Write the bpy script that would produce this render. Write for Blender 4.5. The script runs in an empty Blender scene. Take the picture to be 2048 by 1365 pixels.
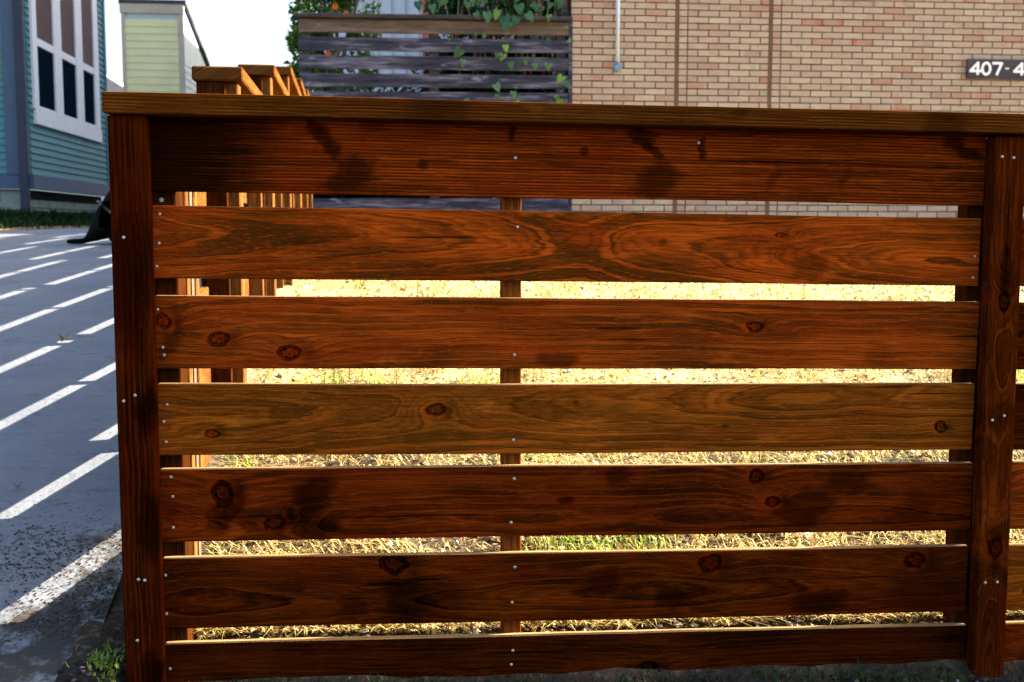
import bpy, bmesh, math, random
from mathutils import Vector, Matrix, noise as mnoise

R = math.radians
SC = bpy.context.scene
COL = SC.collection
random.seed(7)

# ------------------------------------------------------------------ camera, sky, sun, exposure
cam_d = bpy.data.cameras.new('camera')
cam = bpy.data.objects.new('camera', cam_d)
COL.objects.link(cam)
cam.location = (0.0, -2.37, 0.90)
cam.rotation_euler = (R(90 - 5.65), 0, R(-6.25))
cam_d.sensor_width = 36.0
cam_d.lens = 41.31
cam_d.clip_start = 0.05
cam_d.clip_end = 2000
cam_d.dof.use_dof = True
cam_d.dof.focus_distance = 2.42
cam_d.dof.aperture_fstop = 9.0
SC.camera = cam

SUN_EL, SUN_AZ = 25.5, 10.0          # azimuth: degrees from +X towards +Y
TO_SUN = Vector((math.cos(R(SUN_EL)) * math.cos(R(SUN_AZ)), math.cos(R(SUN_EL)) * math.sin(R(SUN_AZ)), math.sin(R(SUN_EL))))
world = bpy.data.worlds.new('World')
SC.world = world
world.use_nodes = True
wt = world.node_tree
wt.nodes.clear()
wo = wt.nodes.new('ShaderNodeOutputWorld')
bg = wt.nodes.new('ShaderNodeBackground')
sky = wt.nodes.new('ShaderNodeTexSky')
sky.sky_type = 'NISHITA'
sky.sun_disc = False
sky.sun_elevation = R(SUN_EL)
sky.sun_rotation = R(90 - SUN_AZ)
sky.air_density = 1.0
sky.dust_density = 4.0
sky.ozone_density = 1.0
bg.inputs['Strength'].default_value = 0.07
wt.links.new(sky.outputs[0], bg.inputs[0])
wt.links.new(bg.outputs[0], wo.inputs[0])

sun_d = bpy.data.lights.new('sun', 'SUN')
sun_d.energy = 5.0
sun_d.angle = R(0.5)
sun_d.color = (1.0, 0.90, 0.74)
sun = bpy.data.objects.new('sun', sun_d)
COL.objects.link(sun)
sun.rotation_euler = (-TO_SUN).to_track_quat('-Z', 'Y').to_euler()
sun.location = (20, 5, 15)

vs = SC.view_settings
vs.view_transform = 'Standard'
vs.look = 'None'
vs.exposure = 2.9
vs.gamma = 1.0
vs.use_curve_mapping = False

# ------------------------------------------------------------------ node helpers
class S:
    """A value socket with arithmetic."""
    def __init__(s, nt, k): s.nt, s.k = nt, k
    def _m(s, op, *a):
        n = s.nt.nodes.new('ShaderNodeMath'); n.operation = op
        for i, v in enumerate((s,) + a):
            if isinstance(v, S): s.nt.links.new(v.k, n.inputs[i])
            else: n.inputs[i].default_value = v
        return S(s.nt, n.outputs[0])
    def __add__(s, o): return s._m('ADD', o)
    __radd__ = __add__
    def __sub__(s, o): return s._m('SUBTRACT', o)
    def __mul__(s, o): return s._m('MULTIPLY', o)
    __rmul__ = __mul__
    def __truediv__(s, o): return s._m('DIVIDE', o)
    def pw(s, o): return s._m('POWER', o)
    def sqrt(s): return s._m('SQRT')
    def exp(s): return s._m('EXPONENT')
    def abs(s): return s._m('ABSOLUTE')
    def fract(s): return s._m('FRACT')
    def floor(s): return s._m('FLOOR')
    def sin(s): return s._m('SINE')
    def min(s, o): return s._m('MINIMUM', o)
    def max(s, o): return s._m('MAXIMUM', o)
    def step(s, a, b, lo=0.0, hi=1.0):
        n = s.nt.nodes.new('ShaderNodeMapRange'); n.interpolation_type = 'SMOOTHSTEP'
        s.nt.links.new(s.k, n.inputs[0])
        for i, v in enumerate((a, b, lo, hi)): n.inputs[i + 1].default_value = v
        return S(s.nt, n.outputs[0])

class Mat:
    def __init__(s, name, rough=0.8, spec=0.25, metal=0.0):
        s.m = bpy.data.materials.new(name); s.m.use_nodes = True
        s.nt = s.m.node_tree
        s.b = s.nt.nodes['Principled BSDF']
        s.b.inputs['Roughness'].default_value = rough
        s.b.inputs['Specular IOR Level'].default_value = spec
        s.b.inputs['Metallic'].default_value = metal
    def xyz(s, kind='Object'):
        t = s.nt.nodes.new('ShaderNodeTexCoord'); q = s.nt.nodes.new('ShaderNodeSeparateXYZ')
        s.nt.links.new(t.outputs[kind], q.inputs[0])
        return [S(s.nt, q.outputs[i]) for i in range(3)]
    def pos(s):
        t = s.nt.nodes.new('ShaderNodeNewGeometry'); q = s.nt.nodes.new('ShaderNodeSeparateXYZ')
        s.nt.links.new(t.outputs['Position'], q.inputs[0])
        return [S(s.nt, q.outputs[i]) for i in range(3)]
    def rnd(s):
        n = s.nt.nodes.new('ShaderNodeObjectInfo'); return S(s.nt, n.outputs['Random'])
    def island(s):
        n = s.nt.nodes.new('ShaderNodeNewGeometry'); return S(s.nt, n.outputs['Random Per Island'])
    def vec(s, *a):
        n = s.nt.nodes.new('ShaderNodeCombineXYZ')
        for i, v in enumerate(a):
            if isinstance(v, S): s.nt.links.new(v.k, n.inputs[i])
            else: n.inputs[i].default_value = v
        return n.outputs[0]
    def noise(s, vec, scale=1.0, detail=2.0, rough=0.5):
        n = s.nt.nodes.new('ShaderNodeTexNoise')
        n.inputs['Scale'].default_value = scale; n.inputs['Detail'].default_value = detail
        n.inputs['Roughness'].default_value = rough
        s.nt.links.new(vec, n.inputs['Vector'])
        return S(s.nt, n.outputs[0])
    def voro(s, vec, scale=1.0):
        n = s.nt.nodes.new('ShaderNodeTexVoronoi'); n.inputs['Scale'].default_value = scale
        s.nt.links.new(vec, n.inputs['Vector'])
        return S(s.nt, n.outputs['Distance'])
    def white(s, v):
        n = s.nt.nodes.new('ShaderNodeTexWhiteNoise'); n.noise_dimensions = '1D'
        s.nt.links.new(v.k, n.inputs['W']); return S(s.nt, n.outputs['Value'])
    def ramp(s, v, stops, interp='LINEAR'):
        n = s.nt.nodes.new('ShaderNodeValToRGB'); r = n.color_ramp; r.interpolation = interp
        while len(r.elements) < len(stops): r.elements.new(0.5)
        for e, (p, c) in zip(r.elements, stops): e.position = p; e.color = (*c, 1)
        s.nt.links.new(v.k, n.inputs[0]); return n.outputs[0]
    def mix(s, f, a, b, mode='MIX'):
        n = s.nt.nodes.new('ShaderNodeMix'); n.data_type = 'RGBA'; n.blend_type = mode
        for v, i in ((f, 0), (a, 6), (b, 7)):
            if isinstance(v, S): s.nt.links.new(v.k, n.inputs[i])
            elif hasattr(v, 'is_linked'): s.nt.links.new(v, n.inputs[i])
            else: n.inputs[i].default_value = v if i == 0 else (*v, 1)
        return n.outputs[2]
    def color(s, c):
        if hasattr(c, 'is_linked'): s.nt.links.new(c, s.b.inputs['Base Color'])
        else: s.b.inputs['Base Color'].default_value = (*c, 1)
        return s
    def set(s, name, v):
        if isinstance(v, S): s.nt.links.new(v.k, s.b.inputs[name])
        else: s.b.inputs[name].default_value = v
        return s
    def bump(s, h, strength=0.4, dist=0.002):
        n = s.nt.nodes.new('ShaderNodeBump'); n.inputs['Strength'].default_value = strength
        n.inputs['Distance'].default_value = dist
        s.nt.links.new(h.k, n.inputs['Height']); s.nt.links.new(n.outputs[0], s.b.inputs['Normal'])
        return s

def sc3(c, k): return tuple(min(1, v * k) for v in c)

def wood(name, seed=0.0, light=(.30, .066, .010), mid=(.105, .030, .0065), dark=(.022, .007, .0025),
         sp=.014, c=.07, d0=.03, slope=0.0, xm=0.8, wob=.03, tilt=0.0, fine=1.0, knots=(), spots=(), saw=0.0,
         vertical=False, rnd=False, contrast=1.0, rough=.62):
    m = Mat(name, rough, .0)
    X, Yv, Z = m.xyz()
    x, z = (Z, X) if vertical else (X, Z)
    z = z + Yv * 0.6
    if rnd:
        o = m.rnd() * 37.0
        xs = x + o
        sd = o * 1.7
    else:
        xs = x + seed * 7.3
        sd = seed * 3.1
    # wandering pith line and its depth below the sawn face
    n1 = m.noise(m.vec(xs * 0.9, 0.0, sd), 1.0, 1.0) - 0.5
    n2 = m.noise(m.vec(xs * 1.6, 5.0, sd), 1.0, 1.5) - 0.5
    n3 = m.noise(m.vec(xs * 5.0, z * 26.0, sd), 1.0, 2.5) - 0.5
    n4 = m.noise(m.vec(xs * 14.0, z * 170.0, sd), 1.0, 2.0) - 0.5
    n5 = m.noise(m.vec(xs * 3.0, 11.0, sd), 1.0, 1.0) - 0.5
    zz = z - c + n1 * wob + n5 * .018 + (x - xm) * tilt
    dd = (x - xm).abs() * slope + d0 + n2 * wob * 1.5 + n5 * .012
    r = (zz * zz + dd * dd).sqrt() + n3 * .014 + n4 * .0032
    for (kx, kz, rx, rz, A) in knots:
        e = ((x - kx) / (rx * 3.4)) * ((x - kx) / (rx * 3.4)) + ((z - kz) / (rz * 2.0)) * ((z - kz) / (rz * 2.0))
        r = r + (e * -1.0).exp() * A
    q = r / sp
    t = q.fract()
    w = m.white(q.floor() + (sd if isinstance(sd, S) else 0.37 + seed))
    thr = t - w * .55
    late = thr.step(.02, .16) * t.step(1.0, .93)
    line = t.step(.80, .93) * t.step(1.0, .96)
    w2 = m.white(q.floor() * 1.7 + 3.3)
    band = late * (w2 * .60 + .20)
    q2 = r / (sp * .27) + n3 * .6
    fr = q2.fract()
    fineline = fr.step(.35, .8) * fr.step(1.0, .85)
    fib = m.noise(m.vec(xs * 9.0, z * 420.0, sd), 1.0, 3.0, .65)
    blot = m.noise(m.vec(xs * 3.2, z * 9.0, sd), 1.0, 3.0, .6)
    blot2 = m.noise(m.vec(xs * 1.1, z * 3.0, 9.0), 1.0, 2.0, .5)
    fleck = m.noise(m.vec(xs * 48.0, z * 700.0, sd), 1.0, 2.0, .6)
    f = (band * .95 + blot.step(.32, .68) * .70 + (fib - .5) * .5 - .16) * contrast
    col = m.mix(f.max(0.0).min(1.0), light, mid)
    red = m.noise(m.vec(xs * 4.0, z * 16.0, 21.0), 1.0, 2.0, .6)
    col = m.mix(red.step(.45, .68) * .60, col, (light[0] * .72, light[1] * .48, light[2] * .6))
    col = m.mix(fineline * .42, col, sc3(mid, .5))
    col = m.mix(line * (w * .50 + .08) * contrast, col, dark)
    col = m.mix(blot2.step(.50, .78) * .55, col, sc3(mid, .45))
    col = m.mix(fib.step(.42, .66) * .62 * fine, col, sc3(mid, .55))
    worn = m.noise(m.vec(xs * 5.0, z * 24.0, 33.0), 1.0, 4.0, .7)
    col = m.mix(worn.step(.56, .74) * .50, col, (light[0] * 1.30, light[1] * 1.50, light[2] * 1.6))
    col = m.mix(worn.step(.44, .28) * .55, col, sc3(mid, .40))
    col = m.mix(fleck.step(.60, .70) * .50 * fine, col, sc3(light, 1.35))
    crack = m.noise(m.vec(xs * 2.4, z * 75.0, sd), 1.0, 1.0)
    col = m.mix(crack.step(.70, .76) * .75 * fine, col, dark)
    hgt = fib * .5 - line * .8 + fleck * .25
    if saw:
        sl = (z * (6.283 / .0062) + n3 * 5.0 + fib * 2.0).sin()
        col = m.mix(sl.step(-.2, .9) * saw, col, sc3(dark, 1.3))
        hgt = hgt + sl * -.5
    nW = m.noise(m.vec(xs * 22.0, z * 34.0, 2.0), 1.0, 2.0, .6) - .5
    nV = m.noise(m.vec(xs * 22.0, z * 34.0, 8.0), 1.0, 2.0, .6) - .5
    for (kx, kz, sx, sz, k, skew) in spots:      # resin, stains, branch traces; also the broad dark left end of board one
        dz = z - kz + n3 * .014 + nV * (min(sz, .04) * 1.3)
        dx = x - kx - dz * skew + n3 * .04 + nW * (min(sx, .045) * 1.6)
        e = (dx / sx) * (dx / sx) + (dz / sz) * (dz / sz) + (blot - .5) * 1.3 + (fib - .5) * 2.4
        col = m.mix(e.step(1.40, .20) * (k * .86), col, sc3(dark, .75))
    for (kx, kz, rx, rz, A) in knots:
        dx = (x - kx) / rx + n3 * 1.3 + nW * .7
        dz = (z - kz) / rz + n3 * .9 + nV * .7
        e = (dx * dx + dz * dz).sqrt()
        kn = m.noise(m.vec(x * 160.0, z * 160.0, kx * 9.0), 1.0, 3.0, .6)
        halo = m.noise(m.vec(x * 40.0, z * 40.0, kx * 5.0), 1.0, 1.0)
        ring = (e * 8.0 + kn * 4.0).sin().step(-.3, 1.0)
        col = m.mix(e.step(1.9, 1.1) * halo.step(.35, .65) * .75, col, (light[0] * .75, light[1] * .6, light[2] * .6))
        core = m.mix((ring * .5 + kn.step(.35, .6) * .5).min(1.0), (light[0] * (.25 + .35 * ((kx * 37) % 1)), light[1] * .30, light[2] * .35), sc3(dark, .9))
        col = m.mix(e.step(1.06, .92), col, core)
        col = m.mix(e.step(.86, .98) * e.step(1.18, 1.02) * halo.step(.62, .45) * .8, col, sc3(dark, .6))
        # dark grain trailing to one side of the knot
        tx = (x - kx - rx * 1.35) / (rx * .9)
        e2 = tx * tx + dz * dz * .7
        col = m.mix((e2 * -1.0).exp() * .62, col, sc3(dark, .9))
        hgt = hgt - e.step(1.0, .8) * .4
    m.color(col)
    m.bump(hgt, .55, .0016)
    m.set('Roughness', fib * .35 + (rough - .17))
    return m.m

# ------------------------------------------------------------------ mesh helpers
def link(o, parent=None):
    COL.objects.link(o)
    if parent is not None: o.parent = parent
    return o

def tag(o, label=None, cat=None, group=None, kind=None):
    if label: o['label'] = label
    if cat: o['category'] = cat
    if group: o['group'] = group
    if kind: o['kind'] = kind
    return o

def thing(name, loc=(0, 0, 0), label=None, cat=None, group=None, kind=None, rz=0.0):
    o = bpy.data.objects.new(name, None)
    o.empty_display_size = .2
    o.location = loc; o.rotation_euler = (0, 0, rz)
    link(o)
    return tag(o, label, cat, group, kind)

def mesh(name, verts, faces, mat=None, smooth=False):
    me = bpy.data.meshes.new(name)
    me.from_pydata(verts, [], faces)
    me.update()
    if mat: me.materials.append(mat)
    if smooth:
        for p in me.polygons: p.use_smooth = True
    return me

def put(name, me, parent=None, loc=(0, 0, 0), rot=(0, 0, 0), mat=None):
    o = bpy.data.objects.new(name, me)
    o.location = loc; o.rotation_euler = rot
    if mat and not me.materials: me.materials.append(mat)
    return link(o, parent)

def box_data(x0, x1, y0, y1, z0, z1):
    v = [(x0, y0, z0), (x1, y0, z0), (x1, y1, z0), (x0, y1, z0), (x0, y0, z1), (x1, y0, z1), (x1, y1, z1), (x0, y1, z1)]
    f = [(0, 3, 2, 1), (4, 5, 6, 7), (0, 1, 5, 4), (1, 2, 6, 5), (2, 3, 7, 6), (3, 0, 4, 7)]
    return v, f

def bev_box(name, L, D, H, mat, bev=.003, seg=2, nx=1, warp=0.0, wseed=0, edge=None):
    """box from the origin, L along x, D along y, H along z, eased edges, optional slight bow"""
    bm = bmesh.new()
    v, f = box_data(0, L, 0, D, 0, H)
    vs_ = [bm.verts.new(p) for p in v]
    for q in f: bm.faces.new([vs_[i] for i in q])
    if bev: bmesh.ops.bevel(bm, geom=bm.edges[:], offset=bev, segments=seg, profile=.6, affect='EDGES')
    if nx > 1:
        for i in range(1, nx):
            bmesh.ops.bisect_plane(bm, geom=bm.verts[:] + bm.edges[:] + bm.faces[:], plane_co=(L * i / nx, 0, 0), plane_no=(1, 0, 0))
        for p in bm.verts:
            n = mnoise.noise(Vector((p.co.x * 1.7 + wseed, wseed * 3.3, 0)))
            n2 = mnoise.noise(Vector((p.co.x * 5.0 + wseed, wseed * 1.3, 4)))
            p.co.z += warp * n + warp * .35 * n2
            p.co.y += warp * .5 * mnoise.noise(Vector((p.co.x * 1.3, wseed, 9)))
    me = bpy.data.meshes.new(name)
    bm.normal_update(); bm.to_mesh(me); bm.free()
    me.materials.append(mat)
    if edge:
        me.materials.append(edge)
        for p in me.polygons:
            if p.normal.z > .75: p.material_index = 1
    return me

def box(name, x0, x1, y0, y1, z0, z1, mat, parent=None, bev=.003, seg=1):
    me = bev_box(name, x1 - x0, y1 - y0, z1 - z0, mat, bev, seg)
    return put(name, me, parent, (x0, y0, z0))

def plain(name, rgb, rough=.7, spec=.25, metal=0.0, var=.18, scale=6.0, bump=0.0):
    m = Mat(name, rough, spec, metal)
    p = m.pos()
    n = m.noise(m.vec(p[0], p[1], p[2]), scale, 4.0, .6)
    m.color(m.mix(n.step(.3, .7), sc3(rgb, 1 - var), sc3(rgb, 1 + var)))
    if bump: m.bump(n, bump, .01)
    return m.m

def cyl_data(p0, p1, r0, r1, n=10, cap=True):
    p0, p1 = Vector(p0), Vector(p1)
    ax = (p1 - p0).normalized()
    a = ax.orthogonal().normalized(); b = ax.cross(a)
    v = []; f = []
    for p, r in ((p0, r0), (p1, r1)):
        for i in range(n):
            t = 6.28318 * i / n
            v.append(tuple(p + (a * math.cos(t) + b * math.sin(t)) * r))
    for i in range(n): f.append((i, (i + 1) % n, n + (i + 1) % n, n + i))
    if cap: f.append(tuple(range(n - 1, -1, -1))); f.append(tuple(range(n, 2 * n)))
    return v, f

class MB:
    def __init__(s): s.v = []; s.f = []
    def add(s, vf):
        o = len(s.v); s.v += vf[0]; s.f += [tuple(i + o for i in q) for q in vf[1]]; return s
    def me(s, name, mat, smooth=False): return mesh(name, s.v, s.f, mat, smooth)

# ------------------------------------------------------------------ terrain
def gz(x, y):
    if y > 0: b = .85 * (1 - math.exp(-y / 3.0))
    else: b = .12 * max(y, -3.0)
    return b - .0115 * max(-1.0, min(3.0, x + .45))

def lump(x, y):
    dip = -.042 * max(0.0, min(1.0, (.05 - y) / .06)) * max(0.0, min(1.0, (x + .55) / .05))
    return dip + .018 * mnoise.noise(Vector((x * 2.1, y * 2.1, 1))) + .012 * mnoise.noise(Vector((x * 7, y * 7, 2))) + .005 * mnoise.noise(Vector((x * 22, y * 22, 3)))

def mound(x, y):
    return .042 * math.exp(-((x + .60) / .06) ** 2 - ((y - .02) / .22) ** 2) * (.7 + .6 * mnoise.noise(Vector((x * 14, y * 9, 5))))

def soil_mat():
    m = Mat('soil', .95, .1)
    p = m.pos()
    v = m.vec(p[0], p[1], p[2])
    a = m.noise(v, 3.0, 6.0, .65); b = m.noise(v, 45.0, 4.0, .6); c = m.noise(v, .7, 3.0)
    col = m.ramp(a, [(.3, (.022, .015, .010)), (.55, (.055, .038, .024)), (.75, (.115, .085, .055))])
    col = m.mix(b.step(.5, .75) * .45, col, (.30, .25, .17))
    col = m.mix(c.step(.5, .7) * .35, col, (.15, .17, .05))
    far = (p[1] + (a - .5) * 1.6).step(.7, 2.2)
    thatch = m.mix(b.step(.35, .65), (.42, .31, .13), (.66, .54, .27))
    col = m.mix(far * c.step(.25, .50) * .8, col, thatch)
    front_shade = (p[1] + (a - .5) * .25).step(.04, -.06)
    col = m.mix(front_shade * .93, col, (.022, .020, .018))  # ground before the fence painted near black to deepen its shade
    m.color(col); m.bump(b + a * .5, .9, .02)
    return m.m
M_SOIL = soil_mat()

def axis(a, b, fine_a, fine_b, fs, cs):
    out = []; t = a
    while t < b:
        out.append(t)
        d = 0 if fine_a <= t <= fine_b else min(abs(t - fine_a), abs(t - fine_b))
        t += fs + d * cs
    out.append(b); return out
gx = axis(-400, 400, -1.0, 2.2, .045, .25)
gy = axis(-60, 900, -.35, 2.6, .045, .22)
verts = []; faces = []
for yy in gy:
    for xx in gx:
        fade = max(0.0, 1 - max(abs(xx - .6) - 2, abs(yy - 2) - 3, 0) / 8)
        sink = .10 if (-3.5 < xx < -.74) else 0.0
        verts.append((xx, yy, gz(xx, yy) + lump(xx, yy) * fade - sink + mound(xx, yy)))
nx_ = len(gx)
for j in range(len(gy) - 1):
    for i in range(nx_ - 1):
        faces.append((j * nx_ + i, j * nx_ + i + 1, (j + 1) * nx_ + i + 1, (j + 1) * nx_ + i))
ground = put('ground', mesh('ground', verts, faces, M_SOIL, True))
tag(ground, kind='structure')

# concrete driveway: poured slabs with joints
def concrete_mat():
    m = Mat('concrete', .75, .2)
    p = m.pos(); v = m.vec(p[0], p[1], 0.0)
    a = m.noise(v, 1.6, 5.0, .62); b = m.noise(v, 60.0, 3.0, .6); c = m.noise(v, 9.0, 5.0, .7)
    st = m.noise(m.vec(p[0] * 2.0, p[1] * 9.0, 0.0), 2.2, 4.0, .65)
    col = m.ramp(a, [(.3, (.135, .146, .17)), (.6, (.20, .21, .228)), (.8, (.275, .278, .28))])
    col = m.mix(b.step(.35, .75) * .35, col, (.11, .12, .142))
    col = m.mix(c.step(.56, .74) * .5, col, (.075, .08, .092))
    col = m.mix(st.step(.58, .76) * .6, col, (.06, .065, .076))
    pit = m.noise(m.vec(p[0] * 6.0, p[1] * 22.0, 1.0), 1.0, 5.0, .75)
    col = m.mix(pit.step(.56, .68) * .45, col, (.045, .05, .062))
    # trodden dirt near the fence foot
    d = (p[0] + .72) * 2.4 - (p[1] - .16) * 1.5 + (c - .5) * 2.6 + (a - .5) * 2.0
    col = m.mix(d.step(-.35, .25) * c.step(.36, .50) * .94, col, (.036, .028, .020))
    d2 = ((p[0] + .80) / .22) * ((p[0] + .80) / .22) + ((p[1] - .42) / .16) * ((p[1] - .42) / .16) + (c - .5) * 4.0
    col = m.mix(d2.step(.9, .0) * b.step(.50, .60) * .7, col, (.036, .028, .020))
    m.color(col); m.bump(b * .7 + c * .6 + st * .3, .8, .006)
    return m.m
M_CONC = concrete_mat()
drive = thing('driveway', (0, 0, 0), kind='structure')
ycuts = [-3.2, -1.2, 3.92, 8.6, 13.4, 19.0, 26.0]
for k in range(len(ycuts) - 1):
    y0, y1 = ycuts[k] + .006, ycuts[k + 1] - .006
    n = max(6, int((y1 - y0) / .25)); xsn = 12
    v = []; f = []
    for j in range(n + 1):
        yy = y0 + (y1 - y0) * j / n
        for i in range(xsn + 1):
            xx = -3.55 + (-.60 + 3.55) * i / xsn
            if i == xsn: xx += .018 * mnoise.noise(Vector((yy * 2.5, 3, 0)))
            v.append((xx, yy, gz(xx, yy) + .02))
    top = len(v)
    v += [(a, b, c - .12) for a, b, c in v]
    w = xsn + 1
    for j in range(n):
        for i in range(xsn):
            f.append((j * w + i, j * w + i + 1, (j + 1) * w + i + 1, (j + 1) * w + i))
    for j in range(n):
        f.append((j * w + xsn, top + j * w + xsn, top + (j + 1) * w + xsn, (j + 1) * w + xsn))
        f.append((j * w, (j + 1) * w, top + (j + 1) * w, top + j * w))
    for i in range(xsn):
        f.append((i, top + i, top + i + 1, i + 1))
        a = n * w
        f.append((a + i, a + i + 1, top + a + i + 1, top + a + i))
    put('slab', mesh('slab', v, f, M_CONC), drive)

# ------------------------------------------------------------------ brick building
def brick_mat(name, island):
    m = Mat(name, .9, .12)
    p = m.pos(); v = m.vec(p[0], p[1], p[2])
    k = m.island() if island else m.rnd()
    n = m.noise(v, 9.0, 3.0, .6); g = m.noise(v, 90.0, 3.0, .7); pt = m.noise(v, 5.0, 1.0)
    t = k * .86 + (n - .5) * .36 + .07
    col = m.ramp(t, [(.02, (.47, .395, .30)), (.22, (.43, .345, .27)), (.45, (.39, .295, .235)), (.66, (.44, .345, .275)),
                     (.83, (.37, .265, .21)), (.92, (.39, .225, .17)), (.97, (.39, .155, .11)), (1.0, (.28, .14, .09))])
    col = m.mix(pt.step(.60, .70) * .30, col, (.52, .43, .33))
    col = m.mix(g.step(.50, .72) * .45, col, (.26, .19, .13))
    s2 = m.noise(m.vec(p[0] * 1.0, p[1], p[2] * 2.5), 7.0, 4.0, .7)
    col = m.mix(s2.step(.50, .70) * .48, col, (.27, .19, .14))
    m.color(col); m.bump(g + n * .5, .5, .006)
    return m.m
M_BRK = brick_mat('brick_fired', False)
M_BRKI = brick_mat('brick_fired_rest', True)
M_MORT = plain('mortar', (.10, .078, .060), .95, .1, var=.25, scale=14, bump=.4)
M_SEAL = plain('joint_sealant', (.125, .075, .045), .8, .2, var=.2, scale=5)

def far_brick():
    m = Mat('brick_far', .9, .1)
    p = m.pos()
    n = m.nt.nodes.new('ShaderNodeTexBrick')
    n.inputs['Scale'].default_value = 1.0
    n.inputs['Brick Width'].default_value = .2075; n.inputs['Row Height'].default_value = .0625
    n.inputs['Mortar Size'].default_value = .005
    n.inputs['Color1'].default_value = (.42, .31, .21, 1); n.inputs['Color2'].default_value = (.38, .23, .16, 1)
    n.inputs['Mortar'].default_value = (.16, .125, .095, 1)
    m.nt.links.new(m.vec(p[0] + p[1], p[2], 0.0), n.inputs['Vector'])
    m.color(n.outputs['Color'])
    return m.m
M_BRKF = far_brick()

bb = thing('brick_building', (1.8, 9, .6), 'tan and red brick building with two vertical joints behind the lot', 'building')
def rel(o, base): o.location = Vector(o.location) - Vector(base.location); return o
WB = Vector(bb.location)
def bbox(name, x0, x1, y0, y1, z0, z1, mat, parent=bb, bev=0.0):
    return box(name, x0 - WB.x, x1 - WB.x, y0 - WB.y, y1 - WB.y, z0 - WB.z, z1 - WB.z, mat, parent, bev)
wall = bbox('wall', 1.83, 14.0, 9.010, 13.0, .5, 3.31, M_MORT)
bbox('upper_wall', 1.822, 14.0, 9.0, 13.0, 3.31, 3.42, M_BRKF)
bbox('parapet', 1.80, 14.03, 8.97, 13.0, 3.42, 3.48, M_SEAL)  # out of view; wing kept low to let sun reach the tree crown
bbox('rear_block', 1.85, 14.0, 13.002, 46.0, .4, 9.7, M_BRKF)  # unseen block, height and length shaped to throw shade on the far houses
for jx in (2.834, 3.768):
    bbox('control_joint', jx, jx + .036, 9.002, 9.02, .6, 3.31, M_SEAL)

BH, BP, BL, BJ = .0525, .0625, .1975, .2075
bmesh_cache = {}
def brick_mesh(L, mat):
    key = (round(L, 3), mat.name)
    if key not in bmesh_cache:
        b = .0035
        v = [(0, .03, 0), (L, .03, 0), (L, .03, BH), (0, .03, BH), (0, b, 0), (L, b, 0), (L, b, BH), (0, b, BH),
             (b, 0, b), (L - b, 0, b), (L - b, 0, BH - b), (b, 0, BH - b)]
        f = [(0, 4, 5, 1), (1, 5, 6, 2), (2, 6, 7, 3), (3, 7, 4, 0), (4, 8, 9, 5), (5, 9, 10, 6), (6, 10, 11, 7), (7, 11, 8, 4), (8, 11, 10, 9)]
        f = [tuple(reversed(q)) for q in f]
        bmesh_cache[key] = mesh('brick', v, f, mat)
    return bmesh_cache[key]
bricks = []
zr = .66; row = 0
while zr < 3.25:
    segs = [(1.818, 2.832, False), (2.874, 3.766, True), (3.808, 7.6, True)]
    for (a, b, head) in segs:
        x = a
        if head:
            bricks.append((x, zr, .078)); x += .089
        first = BL if row % 2 else BL / 2 - .005
        if head and not row % 2: first = BL / 2 - .005
        while x < b - .03:
            L = min(first, b - x)
            bricks.append((x, zr, L)); x += L + .010; first = BL
    zr += BP; row += 1
zc_, dist = .9, 11.37
def vis(q):
    x, z, L = q
    return (x < 6.5 and (z > 1.93 + .0 * x) and z < 3.2)
seen = sorted([q for q in bricks if vis(q)], key=lambda q: (q[2] < .12, (q[0] - 3.0) ** 2 * .25 + (q[1] - 2.6) ** 2))
front = set(seen[:300])
rest = MB()
for q in bricks:
    x, z, L = q
    dy = random.uniform(-.0022, .0022); jz = random.uniform(-.0012, .0012)
    if q in front:
        put('brick', brick_mesh(L, M_BRK), wall, (x - 1.83, 9.0 + dy - 9.010, z + jz - .5), (random.uniform(-.006, .006), 0, random.uniform(-.008, .008)))
    else:
        me_ = brick_mesh(L, M_BRKI)
        rest.add(([(a.co.x + x - 1.83, a.co.y + 9.0 + dy - 9.010, a.co.z + z + jz - .5) for a in me_.vertices], [tuple(p.vertices) for p in me_.polygons]))
tag(put('brickwork', rest.me('brickwork', M_BRKI), wall), kind='stuff')

# conduit on the brick wall
M_WHT = plain('white_conduit_paint', (.55, .63, .78), .45, .4, var=.05)
M_BLUEM = plain('blue_fitting', (.12, .24, .38), .5, .4, var=.3, scale=40)
cd = thing('conduit', (2.262, 8.955, 2.40), 'thin white vertical conduit with a blue end fitting on the brick wall', 'pipe')
put('pipe', MB().add(cyl_data((0, 0, .03), (0, 0, 1.06), .017, .017, 14)).me('pipe', M_WHT, True), cd)
put('fitting', MB().add(cyl_data((0, .03, .0), (0, -.03, .0), .036, .034, 16)).add(cyl_data((0, 0, .0), (0, 0, .06), .024, .022, 12)).me('fitting', M_BLUEM), cd)
for zz in (.75, 1.0):
    put('clip', MB().add(box_data(-.04, .04, .018, .035, zz - .012, zz + .012)).me('clip', M_WHT), cd)

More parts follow.
